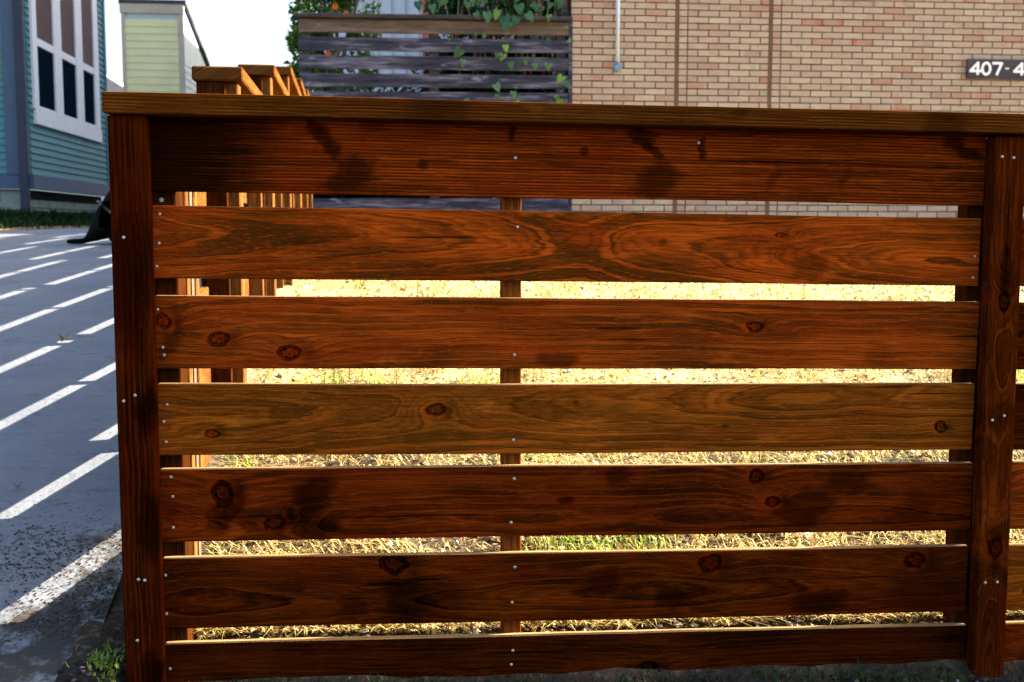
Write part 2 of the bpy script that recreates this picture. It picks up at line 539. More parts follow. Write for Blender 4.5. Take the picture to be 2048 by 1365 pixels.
# house number board
M_SIGN = Mat('dark_painted_board', .6, .3)
_p = M_SIGN.pos(); _v = M_SIGN.vec(_p[0] * .8, _p[1], _p[2] * 2)
_n = M_SIGN.noise(_v, 9.0, 4.0, .65)
M_SIGN.color(M_SIGN.ramp(_n, [(.3, (.022, .028, .05)), (.5, (.04, .035, .05)), (.62, (.075, .045, .035)), (.75, (.03, .035, .06))])).bump(_n, .4, .004)
M_NUM = plain('white_numeral_paint', (.80, .84, .90), .5, .3, var=.08, scale=40)
sg = thing('house_number_sign', (5.795, 8.955, 2.35), 'dark board with white number 407-4 on the brick wall', 'sign')
put('board', bev_box('board', 1.05, .03, .19, M_SIGN.m, .004, 1, 6, .003, 3), sg)
def stroke_mesh(name, polys, wd, mat, closed=False):
    mb = MB(); dep = 0.0
    for pts in polys:
        for a, b in zip(pts[:-1], pts[1:]):
            a, b = Vector((a[0], 0, a[1])), Vector((b[0], 0, b[1]))
            t = (b - a).normalized(); nrm = Vector((-t.z, 0, t.x)) * wd / 2
            e = t * wd * .30
            q = [a - e + nrm, b + e + nrm, b + e - nrm, a - e - nrm]
            dep += .0006
            v = [(p.x, 0, p.z) for p in q] + [(p.x, -.007 - dep, p.z) for p in q]
            mb.add((v, [(0, 1, 2, 3), (7, 6, 5, 4), (0, 4, 5, 1), (1, 5, 6, 2), (2, 6, 7, 3), (3, 7, 4, 0)]))
    return mb.me(name, mat)
def ell(cx, cz, rx, rz, n=20): return [(cx + rx * math.cos(6.2832 * i / n), cz + rz * math.sin(6.2832 * i / n)) for i in range(n + 1)]
def numeral_four(x): return [[(x + .083, .042), (x + .083, .152), (x + .004, .072), (x + .112, .072)]]
glyphs = [numeral_four(.022), None, [[(.262, .150), (.352, .150), (.305, .042)]], [[(.397, .100), (.425, .100)]], numeral_four(.482)]
def zero_mesh(cx, cz, rx, rz, wd, n=28):
    v = []; f = []
    for i in range(n):
        a = 6.2832 * i / n
        for (k, d) in ((-.5, 0), (.5, 0), (.5, -.008), (-.5, -.008)):
            v.append((cx + (rx + wd * k) * math.cos(a), d, cz + (rz + wd * k) * math.sin(a)))
    for i in range(n):
        j = (i + 1) % n
        for q in range(4): f.append((i * 4 + q, j * 4 + q, j * 4 + (q + 1) % 4, i * 4 + (q + 1) % 4))
    return mesh('numeral', v, f, M_NUM)
put('numeral', zero_mesh(.192, .096, .041, .056, .025), sg, (0, -.002, 0))
for i, g in enumerate(glyphs):
    if g is None: continue
    o = put('numeral', stroke_mesh('numeral', g, .025 if i != 3 else .014, M_NUM), sg, (0, -.001 - .0005 * i, 0))

# ------------------------------------------------------------------ weathered slat screen
def grey_wood(name, a, b, c):
    m = Mat(name, .85, .15)
    X, Yv, Z = m.xyz(); o = m.rnd() * 31.0
    n = m.noise(m.vec(X * 2.2 + o, Z * 26.0, o), 1.0, 4.0, .65)
    g = m.noise(m.vec(X * 11.0 + o, Z * 150.0, o), 1.0, 3.0, .6)
    k = m.noise(m.vec(X * 5.0 + o, Z * 14.0, o), 1.0, 2.0)
    col = m.ramp(n, [(.28, a), (.5, b), (.72, c)])
    col = m.mix(g.step(.45, .75) * .5, col, sc3(a, .7))
    col = m.mix(k.step(.66, .74) * .5, col, sc3(c, 1.35))
    m.color(col); m.bump(g, .5, .003)
    return m.m
M_GREY = grey_wood('weathered_grey_wood', (.011, .012, .024), (.042, .044, .072), (.215, .210, .285))
M_GREYB = grey_wood('weathered_brown_wood', (.055, .04, .036), (.115, .085, .072), (.19, .145, .12))
M_GREYD = grey_wood('dark_weathered_wood', (.03, .028, .034), (.05, .046, .052), (.085, .08, .085))
ws = thing('slat_screen', (-.765, 9.0, .82), 'tall weathered grey wooden slat screen beside the brick building', 'fence')
nsl = 12
for i in range(nsl):
    zt = 2.818 - .167 * i
    L = 2.555 + random.uniform(-.006, .006)
    me_ = bev_box('slat', L, .022, .126, M_GREYB if i == 0 else M_GREY, .003, 1, 8, .004, i * 1.7)
    put('slat', me_, ws, (random.uniform(-.004, .004), -.011, zt - .126 - .82), (0, -.0042, 0))
put('cap', bev_box('cap', 2.62, .13, .036, M_GREYD, .003, 1, 6, .004, 5), ws, (-.045, -.075, 2.824 - .82), (0, -.0042, 0))
put('edge_board', bev_box('edge_board', .038, .03, 2.06, M_GREY, .002), ws, (2.555, -.012, 0))
for px in (.02, 1.22, 2.44):
    put('post', bev_box('post', .09, .09, 2.04, M_GREYD, .003), ws, (px, .014, -.1))

# ------------------------------------------------------------------ foliage helpers
def leaf_mat(name, stops, trans=.35, rough=.5):
    m = Mat(name, rough, .3)
    k = m.island() if True else m.rnd()
    p = m.pos(); n = m.noise(m.vec(p[0], p[1], p[2]), 3.0, 2.0)
    col = m.ramp(k * .8 + (n - .5) * .4 + .1, stops)
    m.color(col)
    tr = m.nt.nodes.new('ShaderNodeBsdfTranslucent'); mx = m.nt.nodes.new('ShaderNodeMixShader')
    mx.inputs[0].default_value = trans
    m.nt.links.new(col, tr.inputs[0]); m.nt.links.new(m.b.outputs[0], mx.inputs[1]); m.nt.links.new(tr.outputs[0], mx.inputs[2])
    m.nt.links.new(mx.outputs[0], m.nt.nodes['Material Output'].inputs[0])
    return m.m
M_LEAF = leaf_mat('tree_leaf', [(0, (.025, .075, .012)), (.35, (.05, .13, .018)), (.7, (.10, .20, .025)), (1, (.20, .27, .03))])
M_IVY = leaf_mat('ivy_leaf', [(0, (.012, .045, .015)), (.4, (.02, .075, .025)), (.75, (.05, .14, .03)), (1, (.15, .24, .04))])
M_FLOW = leaf_mat('orange_flower', [(0, (.75, .12, .02)), (1, (.85, .22, .04))], .3)
M_BARK = plain('bark', (.10, .075, .05), .9, .1, var=.4, scale=25, bump=.6)
M_TWIG = plain('dry_twig', (.30, .22, .11), .8, .1, var=.3, scale=20)

def leaf_vf(c, d, up, L, W, fold=.25):
    d = d.normalized(); s = d.cross(up).normalized(); n = s.cross(d)
    base = c; tip = c + d * L - n * L * .18
    m1 = c + d * L * .42 + n * L * .06
    l = m1 + s * W * .5 + n * W * fold; r = m1 - s * W * .5 + n * W * fold
    return [tuple(base), tuple(l), tuple(tip), tuple(r), tuple(m1)], [(0, 4, 1), (1, 4, 2), (2, 4, 3), (3, 4, 0)]

def rvec(rg): 
    while True:
        v = Vector((rg.uniform(-1, 1), rg.uniform(-1, 1), rg.uniform(-1, 1)))
        if .05 < v.length < 1: return v.normalized()

def crown_mesh(name, blobs, nleaf, Ls, mat, seed):
    rg = random.Random(seed); mb = MB()
    for (cx, cy, cz, rx, ry, rz, wgt) in blobs:
        for _ in range(int(nleaf * wgt)):
            v = rvec(rg); k = rg.uniform(.35, 1.0) ** .6
            p = Vector((cx + v.x * rx * k, cy + v.y * ry * k, cz + v.z * rz * k))
            if mnoise.noise(p * 3.0 + Vector((seed, 0, 0))) < -.16: continue
            d = (v + rvec(rg) * .9 + Vector((0, 0, -.35)))
            L = rg.uniform(*Ls)
            mb.add(leaf_vf(p, d, rvec(rg), L, L * rg.uniform(.5, .75)))
    return mb.me(name, mat)

def limb(mb, pts, r0, r1, n=7):
    for i in range(len(pts) - 1):
        a = r0 + (r1 - r0) * i / (len(pts) - 1); b = r0 + (r1 - r0) * (i + 1) / (len(pts) - 1)
        mb.add(cyl_data(pts[i], pts[i + 1], a, b, n))

# flowering tree behind the screen
tr_ = thing('flowering_tree', (-.55, 11.2, .83), 'sunlit green tree with orange flowers behind the left end of the slat screen', 'tree')
t = MB(); limb(t, [(0, 0, -.1), (.05, 0, .8), (-.03, .05, 1.5), (.05, .0, 2.1)], .09, .05, 9)
put('trunk', t.me('trunk', M_BARK, True), tr_)
t = MB()
for e in ((-.45, 0, 2.0), (.35, -.1, 2.7), (-.1, .2, 2.9), (.1, -.3, 2.4)): limb(t, [(0, 0, 1.3), (e[0] * .5, e[1] * .5, 1.3 + (e[2] - 1.3) * .6), e], .035, .012)
put('limbs', t.me('limbs', M_BARK, True), tr_)
blobs = [(-.12, 0, 2.5, .34, .4, .38, 1), (.25, -.1, 2.35, .30, .35, .34, .8), (-.34, .05, 1.95, .22, .3, .32, .8), (-.02, .1, 3.0, .45, .45, .4, 1), (-.42, 0, 1.55, .2, .3, .25, .6), (.1, 0, 1.8, .4, .4, .4, .8), (.30, .1, 2.9, .32, .4, .35, .7)]
put('crown', crown_mesh('crown', blobs, 1900, (.05, .095), M_LEAF, 3), tr_)
rg = random.Random(5)
for i in range(9):
    c = [(-.02, -.42, 2.28), (.06, -.40, 2.42), (-.05, -.38, 2.60), (.10, -.35, 1.98), (-.02, -.42, 1.92), (.18, -.4, 2.35), (-.2, -.4, 2.7), (.25, -.38, 2.75), (-.3, -.36, 2.2)][i]
    mb = MB()
    for j in range(6):
        a = j * 1.047
        mb.add(leaf_vf(Vector((0, 0, 0)), Vector((math.cos(a), -.6, math.sin(a))), Vector((0, -1, .1)), .045, .035))
    mb.add(cyl_data((0, .05, 0), (0, 0, 0), .006, .013, 7))
    put('flower', mb.me('flower', M_FLOW), tr_, c)

# ivy mass hanging over the right half of the screen
iv = thing('climbing_vine', (1.1, 9.35, .83), 'dark green climbing vine spilling over and through the slat screen', 'vine')
blobs = [(.45, .1, 2.35, .40, .28, .45, 1.2), (-.05, .1, 2.3, .40, .28, .40, 1.0), (-.45, .15, 2.35, .22, .25, .35, .5), (.25, .2, 1.4, .6, .3, .7, 1.3), (-.35, .2, 1.3, .5, .3, .7, 1.0), (-1.2, .25, .9, .7, .25, .6, 1.2), (.2, .15, 2.75, .6, .3, .35, 1.0)]
put('foliage', crown_mesh('foliage', blobs, 1900, (.05, .09), M_IVY, 11), iv)
t = MB()
for i in range(26):
    x = random.uniform(-.6, .75); z = random.uniform(1.9, 2.4)
    dx = random.uniform(-.25, .25)
    limb(t, [(x, -.05, z - .5), (x + dx * .5, -.1, z), (x + dx, -.02, z + .5)], .010, .005, 5)
put('stems', t.me('stems', M_TWIG, True), iv)
# leaves in front of the slats, each its own piece
heart = []
def heart_mesh(name, mat):
    pts = [(0, 0), (.30, .16), (.48, -.04), (.42, -.36), (.20, -.72), (0, -1.0), (-.20, -.72), (-.42, -.36), (-.48, -.04), (-.30, .16)]
    v = [(x, -.10 * abs(x) + .12 * (y * y), y) for x, y in pts] + [(0, -.06, -.35)]
    f = [(i, (i + 1) % 10, 10) for i in range(10)]
    return mesh(name, v, f, mat, True)
M_VL = []
for nm, cc in (('vine_leaf_dark', (.02, .085, .03)), ('vine_leaf_mid', (.035, .11, .025)), ('vine_leaf_bright', (.11, .24, .02))):
    m = Mat(nm, .45, .35); p = m.pos(); n = m.noise(m.vec(*p), 30.0, 2.0); m.color(m.mix(n.step(.3, .7), sc3(cc, .7), sc3(cc, 1.2))); M_VL.append(m.m)
HM = [heart_mesh('leaf', q) for q in M_VL]
rg = random.Random(21)
spots_ = [(-.35, 1.72, 0, 1.2), (-.33, 1.62, 0, 1.1), (-.30, 1.26, 1, .8), (-.29, 1.17, 0, .8), (.07, 1.76, 2, .9), (.05, 1.68, 2, .9), (.12, 1.60, 1, .8), (-.02, 1.40, 0, 1.2), (.0, 1.30, 1, .7),
          (.15, 1.33, 1, .9), (.17, 1.24, 2, .8), (.35, 1.60, 1, .9), (.48, 1.60, 1, .9), (.62, 1.48, 2, 1.1), (.66, 1.42, 1, .8), (.60, 1.27, 2, 1.0), (.55, 1.30, 1, .6), (.20, .82, 0, 1.1), (.22, .76, 0, .9), (.36, .98, 1, .7),
          (.50, 1.0, 1, .6), (.0, 2.08, 2, 1.1), (.10, 1.98, 0, 1.5), (.18, 2.02, 0, 1.4), (.06, 2.02, 0, 1.4), (-.10, 2.06, 0, 1.3), (.20, 2.14, 0, 1.3), (.28, 2.06, 0, 1.2), (-.75, 2.15, 0, 1.2), (-.68, 2.22, 0, 1.2), (-.82, 2.24, 0, 1.1), (-.58, 2.28, 0, 1.0), (-.62, 2.12, 0, 1.0), (-.50, 2.18, 0, 1.0), (-.72, 2.34, 1, 1.0),
          (-.31, 1.22, 0, .9), (.03, 1.16, 0, .9), (.48, .98, 2, .5), (-.9, 2.3, 1, .8)]
for _ in range(26):
    lx = min(.68, max(-.5, rg.gauss(.15, .35))); rowz = rg.choice((1.85, 1.67, 1.50, 1.34, 1.17, 1.0))
    spots_.append((lx, rowz + rg.uniform(-.06, .02), rg.choice((0, 0, 0, 0, 1)), rg.uniform(.3, .7)))
for _ in range(22):
    spots_.append((rg.uniform(-.3, .7), rg.uniform(2.03, 2.3), rg.choice((0, 0, 0, 1)), rg.uniform(.6, 1.1)))
for (lx, lz, k, s) in spots_:
    o = put('leaf', HM[k], iv, (lx, -.415 + rg.uniform(-.03, .0), lz), (rg.uniform(-.35, .25), rg.uniform(-.7, .7), rg.uniform(-.6, .6)))
    sk = .082 * s
    o.scale = (sk * rg.uniform(.8, 1.1), sk, sk * rg.uniform(.85, 1.15))

hd = thing('dark_backing_hedge', (-.7, 9.55, .83), 'added dark hedge that makes the gaps of the slat screen read black', 'hedge')  # made-up hedge, added so the gaps between slats stay black
M_HDG = leaf_mat('dark_backing_leaf', [(0, (.004, .010, .005)), (.6, (.008, .022, .008)), (1, (.02, .05, .012))], .1)  # leaf colour near black, deep shade painted in
hb_ = [(i * .22, 0, 1.02 - (.12 if i < 6 else 0), .22, .22, .34, 1) for i in range(12)] + [(i * .22, 0, .45, .22, .22, .40, 1) for i in range(12)] + [(1.4 + i * .22, .05, 1.55, .22, .22, .30, 1) for i in range(5)]
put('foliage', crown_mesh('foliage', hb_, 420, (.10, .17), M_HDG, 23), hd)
t = MB()
for i in range(12): limb(t, [(i * .22, 0, -.1), (i * .22 + .05, .02, .5), (i * .22 - .03, 0, 1.1)], .02, .008, 6)
put('stems', t.me('stems', M_BARK, True), hd)

# pale clad building, red post and brown post behind the screen
M_PALE = plain('pale_metal_cladding', (.60, .66, .72), .5, .35, var=.05, scale=1.2)
pb = thing('pale_building', (-.9, 15.0, .8), 'pale blue white ribbed metal building seen above the slat screen', 'building')
box('wall', 0, 4.0, .02, 8.0, 0, 4.6, M_PALE, pb, 0)
for i in range(20):
    box('rib', i * .2 + .02, i * .2 + .055, -.03, .018, 0, 4.55, M_PALE, pb, .006)
box('roof', -.15, 4.1, -.12, 8.1, 4.6, 4.72, M_GREYD, pb, .01)
M_RED = plain('salmon_red_paint', (.55, .13, .10), .6, .3, var=.12)
rp = thing('red_post', (.50, 12.0, .8), 'salmon red post standing behind the slat screen', 'post')
put('shaft', bev_box('shaft', .15, .15, 3.3, M_RED, .006), rp)
put('head', bev_box('head', .21, .21, .10, M_RED, .006), rp, (-.03, -.03, 3.3))
bp = thing('brown_post', (1.735, 9.10, .8), 'brown timber post at the corner between slat screen and brick wall', 'post')
put('shaft', bev_box('shaft', .06, .06, 2.9, M_GREYB, .004), bp)
put('head', bev_box('head', .08, .075, .04, M_GREYB, .004), bp, (-.01, -.008, 2.9))

# ------------------------------------------------------------------ teal house at the left
M_TEAL = plain('teal_siding_paint', (.085, .22, .25), .6, .25, var=.06, scale=2)
M_TRIM = plain('slate_blue_trim', (.055, .095, .17), .55, .3, var=.06, scale=3)
M_NAVY = plain('navy_downspout', (.012, .020, .050), .45, .4, var=.1, scale=3)
M_FND = plain('pale_green_foundation', (.25, .29, .25), .85, .15, var=.18, scale=4)
M_WIN = plain('white_window_paint', (.72, .74, .80), .45, .35, var=.04)
M_GLS = Mat('dark_window_glass', .5, .0); M_GLS.color((.004, .010, .020)); M_GLS = M_GLS.m
M_SCR = plain('brown_window_shade', (.10, .060, .055), .7, .2, var=.08, scale=2)
M_DARK = plain('crawl_space_dark', (.02, .02, .02), .9, .1)  # near black stands in for the shade under the house and in vents
M_ROOF = plain('grey_shingle_roof', (.12, .12, .125), .9, .1, var=.3, scale=12)
HX, HY = -5.10, 15.6
th = thing('teal_house', (HX, HY, .85), 'teal clapboard house with a white framed triple window across the driveway', 'house')
def hb(name, x0, x1, y0, y1, z0, z1, mat, parent=None, bev=.004):
    return box(name, x0 - HX, x1 - HX, y0 - HY, y1 - HY, z0 - .85, z1 - .85, mat, parent or th, bev)
FY = 20.55
hb('wall', -11.0, HX - .02, HY + .02, FY, 1.62, 6.1, M_TEAL, bev=0)
pit = .104
def lap(L, along):
    """clapboard: wedge section"""
    v = []
    for s in (0, L):
        for (d, z) in ((0, 0), (-.030, 0), (-.004, pit + .012), (0, pit + .012)):
            v.append((s, d, z) if along == 'x' else (-d, s, z))
    f = [(0, 1, 5, 4), (1, 2, 6, 5), (2, 3, 7, 6), (3, 0, 4, 7), (3, 2, 1, 0), (4, 5, 6, 7)]
    if along == 'y': f = [tuple(reversed(q)) for q in f]
    return mesh('siding_board', v, f, M_TEAL)
lapF = lap(HX - .31 + 11.0, 'x'); lapS = lap(FY - HY - .09, 'y')
for i in range(42):
    z = 1.64 + i * pit
    put('siding_board', lapF, th, (-11.0 - HX, .018, z - .85))
    put('siding_board', lapS, th, (-.018, .06, z - .85))
hb('corner_board', HX - .32, HX - .13, HY - .045, HY + .02, 1.62, 6.1, M_TRIM)
hb('corner_board', HX - .02, HX + .03, FY - .10, FY + .02, 1.62, 6.1, M_TEAL)
hb('skirt_board', -11.0, HX + .02, HY - .03, HY + .02, 1.42, 1.625, M_TRIM)
hb('skirt_board', HX - .03, HX + .035, HY + .022, FY, 1.42, 1.635, M_TRIM)
ds = hb('downspout', HX - .128, HX + .0, HY - .12, HY - .05, 1.02, 6.0, M_NAVY, bev=.012)
hb('foundation', -11.0, HX - .12, HY + .14, FY - .1, .5, 1.418, M_DARK, bev=0)
for k in range(4):
    hb('foundation_board', HX - .118, HX - .09, HY + .2, FY - .2, .78 + k * .125, .78 + k * .125 + .115, M_FND, bev=.008)
    hb('foundation_board', -11.0, HX - .30, HY + .10, HY + .135, .78 + k * .16, .78 + k * .16 + .145, M_FND, bev=.008)
for vy in (16.9, 18.9):
    hb('vent', HX - .085, HX - .075, vy, vy + .3, 1.05, 1.13, M_DARK, bev=.002)
hb('foundation_pier', HX - .45, HX - .14, HY + .06, HY + .1, .7, 1.40, M_FND)
# window
wy0, wy1 = 15.74, 19.86
wn = thing('window'); wn.parent = th; wn.location = (0, 0, 0)
def wb(name, y0, y1, z0, z1, d0, d1, mat, bev=.006):
    return box(name, d0, d1, y0 - HY, y1 - HY, z0 - .85, z1 - .85, mat, wn, bev)
wb('apron', wy0 + .1, wy1 + .05, 2.38, 2.60, .0, .055, M_WIN)
wb('head_casing', wy0 + .1, wy1, 4.95, 5.10, .0, .06, M_WIN)
edges = [wy0 + .10, 16.05]
panes = [(16.02, 16.95), (17.38, 18.28), (18.72, 19.53)]
stiles = [(15.80, 16.018), (16.952, 17.378), (18.282, 18.718), (19.532, 19.86)]
for a, b in stiles: wb('stile', a, b, 2.602, 4.948, .0, .05, M_WIN)
for a, b in panes:
    wb('rail', a + .001, b - .001, 2.602, 2.66, .0, .045, M_WIN)
    wb('rail', a + .001, b - .001, 3.54, 3.66, .0, .045, M_WIN)
    wb('pane', a, b, 2.661, 3.539, .0, .022, M_GLS, 0)
    wb('pane', a, b, 3.661, 4.947, .0, .022, M_SCR, 0)
# roof
v = [(-11.4, HY - .5, 6.1), (HX + .5, HY - .5, 6.1), (HX + .5, FY + .5, 6.1), (-11.4, FY + .5, 6.1), (-11.4, (HY + FY) / 2, 8.0), (HX + .5, (HY + FY) / 2, 8.0)]
v = [(a - HX, b - HY, c - .85) for a, b, c in v]
put('roof', mesh('roof', v, [(0, 1, 5, 4), (2, 3, 4, 5), (1, 2, 5), (3, 0, 4), (3, 2, 1, 0)], M_ROOF), th)

# ------------------------------------------------------------------ tall narrow house
M_YG = plain('yellow_green_siding', (.66, .64, .37), .65, .25, var=.05, scale=2)
M_PBLU = plain('pale_blue_siding', (.42, .50, .52), .65, .25, var=.05, scale=2)
M_BEI = plain('beige_trim', (.42, .37, .31), .65, .25, var=.06, scale=3)
NX0, NX1, NY0, NY1 = -7.05, -5.43, 31.6, 35.9
nh = thing('narrow_house', (NX0, NY0, .85), 'tall narrow yellow green house with a sloping roof behind the stepped fence', 'house')
H0, H1 = 6.93 - .85, 5.80 - .85
W_, D_ = NX1 - NX0, NY1 - NY0
v = [(0, 0, 0), (W_, 0, 0), (W_, D_, 0), (0, D_, 0), (0, 0, H0), (W_, 0, H0), (W_, D_, H1), (0, D_, H1)]
put('wall', mesh('wall', v, [(0, 3, 2, 1), (4, 5, 6, 7), (0, 1, 5, 4), (1, 2, 6, 5), (2, 3, 7, 6), (3, 0, 4, 7)], M_PBLU), nh)
for i in range(30):
    z = .0 + i * .196
    if z + .19 < H0 - .24:
        vv = [(.06, 0, z), (W_ - .13, 0, z), (W_ - .13, -.022, z), (.06, -.022, z), (.06, 0, z + .2), (W_ - .13, 0, z + .2), (W_ - .13, -.006, z + .2), (.06, -.006, z + .2)]
        put('siding_board', mesh('siding_board', vv, [(0, 1, 2, 3), (7, 6, 5, 4), (3, 2, 6, 7), (0, 3, 7, 4), (2, 1, 5, 6)], M_YG), nh)
for i in range(24):
    z = i * .196
    if z + .2 < H1:
        vv = [(W_, .06, z), (W_, D_, z), (W_ + .022, D_, z), (W_ + .022, .06, z), (W_, .06, z + .2), (W_, D_, z + .2), (W_ + .006, D_, z + .2), (W_ + .006, .06, z + .2)]
        put('siding_board', mesh('siding_board', vv, [(3, 2, 1, 0), (4, 5, 6, 7), (2, 3, 7, 6), (0, 4, 7, 3), (1, 2, 6, 5)], M_PBLU), nh)
box('corner_board', W_ - .129, W_ + .03, -.04, .055, 0, H0 - .241, M_BEI, nh)
box('corner_board', -.03, .059, -.04, .05, 0, H0 - .241, M_BEI, nh)
box('fascia', -.06, W_ + .04, -.06, .04, H0 - .24, H0 + .02, M_BEI, nh)
v = [(-.08, -.08, H0 + .021), (W_ + .1, -.08, H0 + .021), (W_ + .1, D_ + .1, H1 + .01), (-.08, D_ + .1, H1 + .01)]
v += [(a, b, c + .10) for a, b, c in v]
put('roof', mesh('roof', v, [(0, 3, 2, 1), (4, 5, 6, 7), (0, 1, 5, 4), (1, 2, 6, 5), (2, 3, 7, 6), (3, 0, 4, 7)], M_GREYD), nh)

M_LIL = plain('lilac_grey_roof', (.36, .34, .36), .9, .1, var=.1, scale=2)
fh = thing('distant_house', (-14.5, 45, .85), 'distant house showing only a grey roof slope beside the teal house', 'house')
box('wall', 0, 6.2, 0, 8, 0, 4.2, M_PBLU, fh, 0)
v = [(-.4, -.5, 4.1), (6.6, -.5, 4.1), (6.6, 8.5, 4.1), (-.4, 8.5, 4.1), (3.1, -.5, 6.3), (3.1, 8.5, 6.3)]
put('roof', mesh('roof', v, [(1, 2, 5, 4), (3, 0, 4, 5), (0, 1, 4), (2, 3, 5), (3, 2, 1, 0)], M_LIL), fh)

# ------------------------------------------------------------------ near slatted fence
LT, MD, DK = (0.2808, 0.0587, 0.0094), (0.0655, 0.0178, 0.0040), (0.0095, 0.0029, 0.0011)
SL = -.0145
WOODS = {
 1: wood('board_wood_one', 1, (0.4384, 0.0644, 0.0049), (0.0743, 0.0137, 0.0019), DK, sp=.020, c=.20, d0=.10, wob=.02, saw=.62, contrast=.8,
         spots=[(.324, .121, .020, .030, .9, -.55), (.350, .085, .018, .022, .85, -.3), (.385, .035, .050, .038, .85, .45), (.705, .128, .009, .024, .9, -.2), (.975, .130, .024, .026, .9, -.6), (1.000, .098, .018, .020, .9, -.5),
                (1.005, .040, .050, .036, .8, .25), (1.098, .105, .009, .026, .9, -.2), (1.25, .05, .012, .03, .5, .3), (1.655, .118, .034, .032, .95, -.9), (.535, .064, .012, .010, .8, 0), (.86, .097, .009, .012, .8, 0), (.565, .07, .02, .006, .5, 0), (.02, .07, .22, .20, 1.1, .2), (.43, .14, .03, .02, .5, 0), (1.4, .05, .01, .03, .45, .2), (1.25, .082, .16, .0035, .9, .0), (1.55, .078, .16, .0030, .8, 0)]),
 2: wood('board_wood_two', 2, (0.5298, 0.0831, 0.0062), (0.1033, 0.0266, 0.0037), DK, sp=.0135, c=.075, d0=.105, slope=-.080, xm=.86, wob=.05, tilt=.022, contrast=1.15,
         knots=[(1.268, .102, .010, .006, .012)], spots=[(1.34, .035, .04, .03, .55, .2), (1.02, .085, .012, .006, .6, 0)]),
 3: wood('board_wood_three', 3, (0.4283, 0.0683, 0.0058), (0.0940, 0.0220, 0.0035), DK, sp=.015, c=-.03, d0=.02, slope=.012, wob=.03,
         knots=[(.021, .095, .016, .017, .02), (.119, .058, .021, .014, .024), (.265, .033, .023, .016, .03), (1.214, .088, .020, .011, .022)],
         spots=[(.92, .085, .05, .004, .8, 0), (.80, .02, .05, .014, .7, 0), (.95, .06, .06, .003, .7, 4), (.03, .06, .02, .05, .7, .3), (1.49, .03, .03, .02, .3, 0)]),
 4: wood('board_wood_four', 4, (0.3931, 0.0940, 0.0083), (0.1076, 0.0323, 0.0036), DK, sp=.013, c=.10, d0=.085, slope=-.05, xm=.70, wob=.05, tilt=-.02,
         knots=[(.107, .044, .014, .010, .006), (.552, .091, .020, .015, .024), (1.631, .050, .014, .014, .006)], spots=[(1.16, .055, .012, .006, .8, .4), (.84, .105, .01, .005, .7, 0)]),
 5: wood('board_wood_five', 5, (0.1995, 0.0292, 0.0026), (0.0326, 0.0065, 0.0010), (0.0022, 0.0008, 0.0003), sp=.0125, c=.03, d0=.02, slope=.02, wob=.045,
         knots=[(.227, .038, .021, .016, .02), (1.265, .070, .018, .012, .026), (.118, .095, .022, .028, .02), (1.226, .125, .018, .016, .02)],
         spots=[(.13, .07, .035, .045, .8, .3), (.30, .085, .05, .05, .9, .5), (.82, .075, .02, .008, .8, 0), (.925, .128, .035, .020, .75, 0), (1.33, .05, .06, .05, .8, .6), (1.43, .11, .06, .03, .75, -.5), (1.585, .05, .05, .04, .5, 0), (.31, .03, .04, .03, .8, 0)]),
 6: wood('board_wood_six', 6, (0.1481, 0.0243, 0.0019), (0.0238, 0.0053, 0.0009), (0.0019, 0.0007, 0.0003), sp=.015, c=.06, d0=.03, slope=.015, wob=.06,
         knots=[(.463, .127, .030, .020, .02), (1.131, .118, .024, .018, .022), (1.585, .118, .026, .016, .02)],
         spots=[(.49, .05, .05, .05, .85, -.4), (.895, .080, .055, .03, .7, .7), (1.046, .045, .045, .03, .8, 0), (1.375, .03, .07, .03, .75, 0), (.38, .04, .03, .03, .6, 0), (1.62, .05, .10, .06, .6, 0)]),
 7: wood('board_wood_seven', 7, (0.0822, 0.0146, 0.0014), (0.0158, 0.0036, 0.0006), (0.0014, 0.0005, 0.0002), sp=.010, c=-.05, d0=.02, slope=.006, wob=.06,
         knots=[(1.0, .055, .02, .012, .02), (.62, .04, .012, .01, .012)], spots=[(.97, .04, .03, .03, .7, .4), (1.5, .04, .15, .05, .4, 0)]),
}
W_CAP = wood('cap_wood', 11, (0.1836, 0.0520, 0.0063), (0.0516, 0.0164, 0.0026), (0.0075, 0.0028, 0.0010), sp=.006, c=.3, d0=.05, wob=.01, saw=.35, contrast=.7, spots=[(.63, .02, .06, .1, .55, 0), (1.66, .02, .05, .1, .55, 0), (1.0, .0, .25, .012, .4, 0)])
W_POST = wood('post_wood', 12, (0.0926, 0.0138, 0.0016), (0.0162, 0.0031, 0.0006), (0.0018, 0.0006, 0.0002), sp=.010, c=.20, d0=.05, wob=.02, vertical=True, spots=[(.70, .06, .05, .03, .9, .2), (.47, .06, .08, .028, .85, .2), (.17, .06, .05, .03, .9, 0), (.95, .04, .14, .05, .6, 0), (.25, .068, .3, .012, .5, 0)])
W_BAT = wood('batten_wood', 13, (0.1396, 0.0234, 0.0022), (0.0242, 0.0049, 0.0008), (0.0022, 0.0008, 0.0003), sp=.012, c=.034, d0=.05, slope=-.06, xm=.5, wob=.04, vertical=True,
             knots=[(.84, .034, .022, .013, .02), (.31, .036, .026, .016, .025)], spots=[(.90, .034, .06, .014, .8, 0), (.30, .036, .04, .018, .8, 0), (.60, .034, .04, .03, .6, .3), (.12, .034, .2, .05, .4, 0)])
W_SUNTOP = wood('sunlit_top_wood', 17, (.40, .26, .11), (.28, .16, .06), (.12, .06, .02), sp=.012, c=.3, d0=.05)  # paler wood on top faces paints the sun glow into their colour
W_STUD = wood('stud_wood', 14, (.24, .075, .014), (.11, .034, .007), (.03, .011, .004), sp=.012, c=.1, d0=.05, vertical=True, rnd=True)
